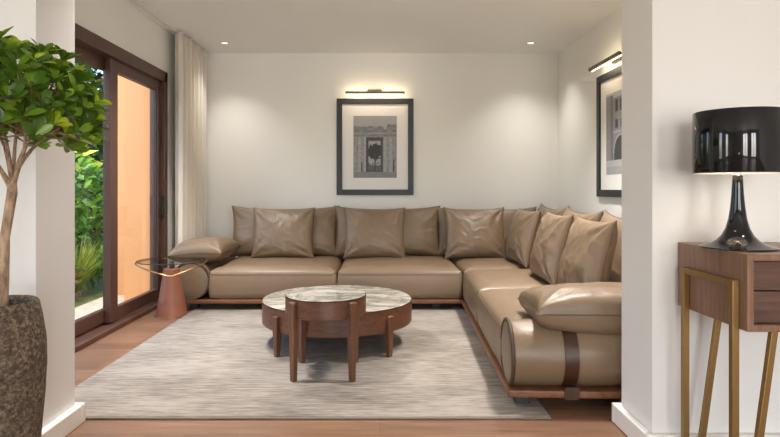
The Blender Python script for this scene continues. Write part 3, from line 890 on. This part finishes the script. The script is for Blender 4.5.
# ------------------------------------------------------------------ console table
X0, X1, Y0, Y1, Z0, Z1 = 1.207, 2.42, 1.905, 2.35, .608, .863
t = thing('console_table', 'walnut console table with drawers and slim brass legs against the wall', 'console table', (1.8, 2.1, 0))
b = bmesh.new(); k = .022
box(b, X0 + k, X1 - k, Y0, Y1, Z1 - k, Z1); box(b, X0 + k, X1 - k, Y0, Y1, Z0, Z0 + k); box(b, X0, X0 + k, Y0, Y1, Z0, Z1); box(b, X1 - k, X1, Y0, Y1, Z0, Z1)
box(b, X0 + k, X1 - k, Y1 - .012, Y1, Z0 + k, Z1 - k); box(b, (X0 + X1) / 2 - .011, (X0 + X1) / 2 + .011, Y0 + .004, Y1 - .012, Z0 + k, Z1 - k)
build('carcass', b, CONS_Z, t, smooth=False, bevel=.0025)
for (a, c) in ((X0 + k + .003, (X0 + X1) / 2 - .014), ((X0 + X1) / 2 + .014, X1 - k - .003)):
    zm = Z0 + k + (Z1 - Z0 - 2 * k) * .52
    o = build('drawer', bx(a, c, Y0 + .022, Y1 - .03, Z0 + k + .003, zm - .002), CONS_D, t, smooth=False, bevel=.002)
    o = build('drawer', bx(a, c, Y0 + .020, Y1 - .03, zm + .002, Z1 - k - .003), CONS_D, t, smooth=False, bevel=.002)
for sgn, xe in ((1, X0), (-1, X1)):
    xo = xe - sgn * .012; w = .023
    b = bmesh.new()
    bar(b, (xo, 2.272, 0), (xo, 2.272, .772), w); bar(b, (xo, 1.958, 0), (xo, 1.958, .772), w)
    bar(b, (xo, 1.958 + w / 2, .772 - w / 2), (xo, 2.272 - w / 2, .772 - w / 2), w, up=(0, 0, 1))
    build('leg_frame', b, BRASS, t, smooth=False, bevel=.0015)
    for yy in (2.272, 1.958):
        b = bmesh.new(); bar(b, (xe + sgn * .040, yy, .002), (xe + sgn * .122, yy, Z0 + .001), w * .92); build('leg', b, BRASS, t, smooth=False, bevel=.0015)

# ------------------------------------------------------------------ table lamp
lx, ly, lz = 1.298, 2.105, Z1 + .001
t = thing('table_lamp', 'glossy black table lamp with drum shade on the walnut console', 'lamp', (lx, ly, lz))
b = bmesh.new()
lathe(b, [(.120, 0), (.126, .002), (.126, .005), (.112, .009), (.090, .016), (.069, .028), (.052, .046), (.039, .072), (.030, .105), (.0245, .145), (.0205, .19), (.0178, .235), (.0165, .262), (.015, .264)], 72, (lx, ly, lz))
build('base', b, GLOSS, t, angle=60)
b = bmesh.new(); lathe(b, [(.012, .262), (.012, .30), (.016, .302), (.016, .345), (.010, .347)], 24, (lx, ly, lz)); build('socket', b, CHROME, t, angle=40)
s0, s1, ro, ru = .272, .494, .146, .1435
b = bmesh.new(); lathe(b, [(ro, s0), (ro + .0015, s0 + .003), (ru + .0015, s1 - .003), (ru, s1), (ru - .006, s1), (ru - .006, s1 - .004), (ro - .003, s1 - .01)], 96, (lx, ly, lz), False, False)
build('shade', b, GLOSS, t, angle=40)
b = bmesh.new(); lathe(b, [(ro - .0005, s0 - .001), (ro - .005, s0 - .001), (ru - .006, s1 - .012), (.02, s1 - .012)], 72, (lx, ly, lz), False, True); build('shade_lining', b, SHADE_IN, t, angle=40)
b = bmesh.new()
for a in (0, 2.094, 4.189): tube(b, [(lx + .014 * math.cos(a), ly + .014 * math.sin(a), lz + .335), (lx + .158 * math.cos(a), ly + .158 * math.sin(a), lz + .335)], .0025, 6)
build('shade_spider', b, CHROME, t)
b = bmesh.new(); lathe(b, [(.008, .347), (.014, .36), (.028, .39), (.030, .41), (.024, .43), (.010, .442), (.001, .444)], 24, (lx, ly, lz)); build('bulb', b, BULB, t)

# ------------------------------------------------------------------ light
W = bpy.data.worlds.new('World'); S.world = W; W.use_nodes = True; nt = W.node_tree
sk = nt.nodes.new('ShaderNodeTexSky'); sk.sky_type = 'NISHITA'; sk.sun_disc = False; sk.sun_elevation = math.radians(50); sk.sun_rotation = math.radians(200)
nt.links.new(sk.outputs[0], nt.nodes['Background'].inputs['Color']); nt.nodes['Background'].inputs['Strength'].default_value = .55
def sun(dirv, e):
    L = bpy.data.lights.new('sun', 'SUN'); L.energy = e; L.angle = math.radians(1.2); L.color = (1, .93, .82)
    o = bpy.data.objects.new('sun', L); link(o); o.rotation_euler = Vector(dirv).to_track_quat('-Z', 'Y').to_euler(); o.location = (-5, 0, 8)
sun((.02, .62, -.80), 1.7)
def area(name, loc, rot, sx, sy, e, c, portal=False):
    L = bpy.data.lights.new(name, 'AREA'); L.shape = 'RECTANGLE'; L.size = sx; L.size_y = sy; L.energy = e; L.color = c
    if portal: L.cycles.is_portal = True
    o = bpy.data.objects.new(name, L); link(o); o.location = loc; o.rotation_euler = rot
for i, (a, c) in enumerate(WIN):   # daylight through the near room's windows
    area('window_daylight', ((a + c) / 2, NY0 - .16, (WZ0 + WZ1) / 2), (PI / 2, 0, 0), c - a - .04, WZ1 - WZ0 - .04, 66, (1, .99, .975))
for a, c in SIDE:
    area('window_daylight', (NX0 - .16, (a + c) / 2, (WZ0 + WZ1) / 2), (PI / 2, 0, -PI / 2), c - a - .04, WZ1 - WZ0 - .04, 24 if a < 0 else 12, (1, .985, .97))
#area('door_portal', (XL - .2, (DY0 + DY1) / 2, 1.05), (0, -PI / 2, 0), 2.1, DY1 - DY0 - .1, 1, (1, 1, 1), True)

# ------------------------------------------------------------------ camera and view
cam = bpy.data.cameras.new('camera'); co = bpy.data.objects.new('camera', cam); link(co)
co.location = (0, 0, 1.08); co.rotation_euler = (PI / 2, 0, 0)
F = 580.0
cam.sensor_fit = 'HORIZONTAL'; cam.sensor_width = 36; cam.lens = 36 * F / 780
cam.shift_x = 10 / 780; cam.shift_y = -30 / 780; cam.clip_start = .05; cam.clip_end = 200
S.camera = co
S.view_settings.view_transform = 'Standard'; S.view_settings.look = 'None'; S.view_settings.gamma = 1; S.view_settings.use_curve_mapping = False
S.view_settings.exposure = .68
cy = S.cycles
cy.max_bounces = 10; cy.diffuse_bounces = 6; cy.glossy_bounces = 4; cy.transmission_bounces = 6; cy.transparent_max_bounces = 12
cy.sample_clamp_indirect = 4; cy.caustics_reflective = False; cy.caustics_refractive = False
cy.use_denoising = True
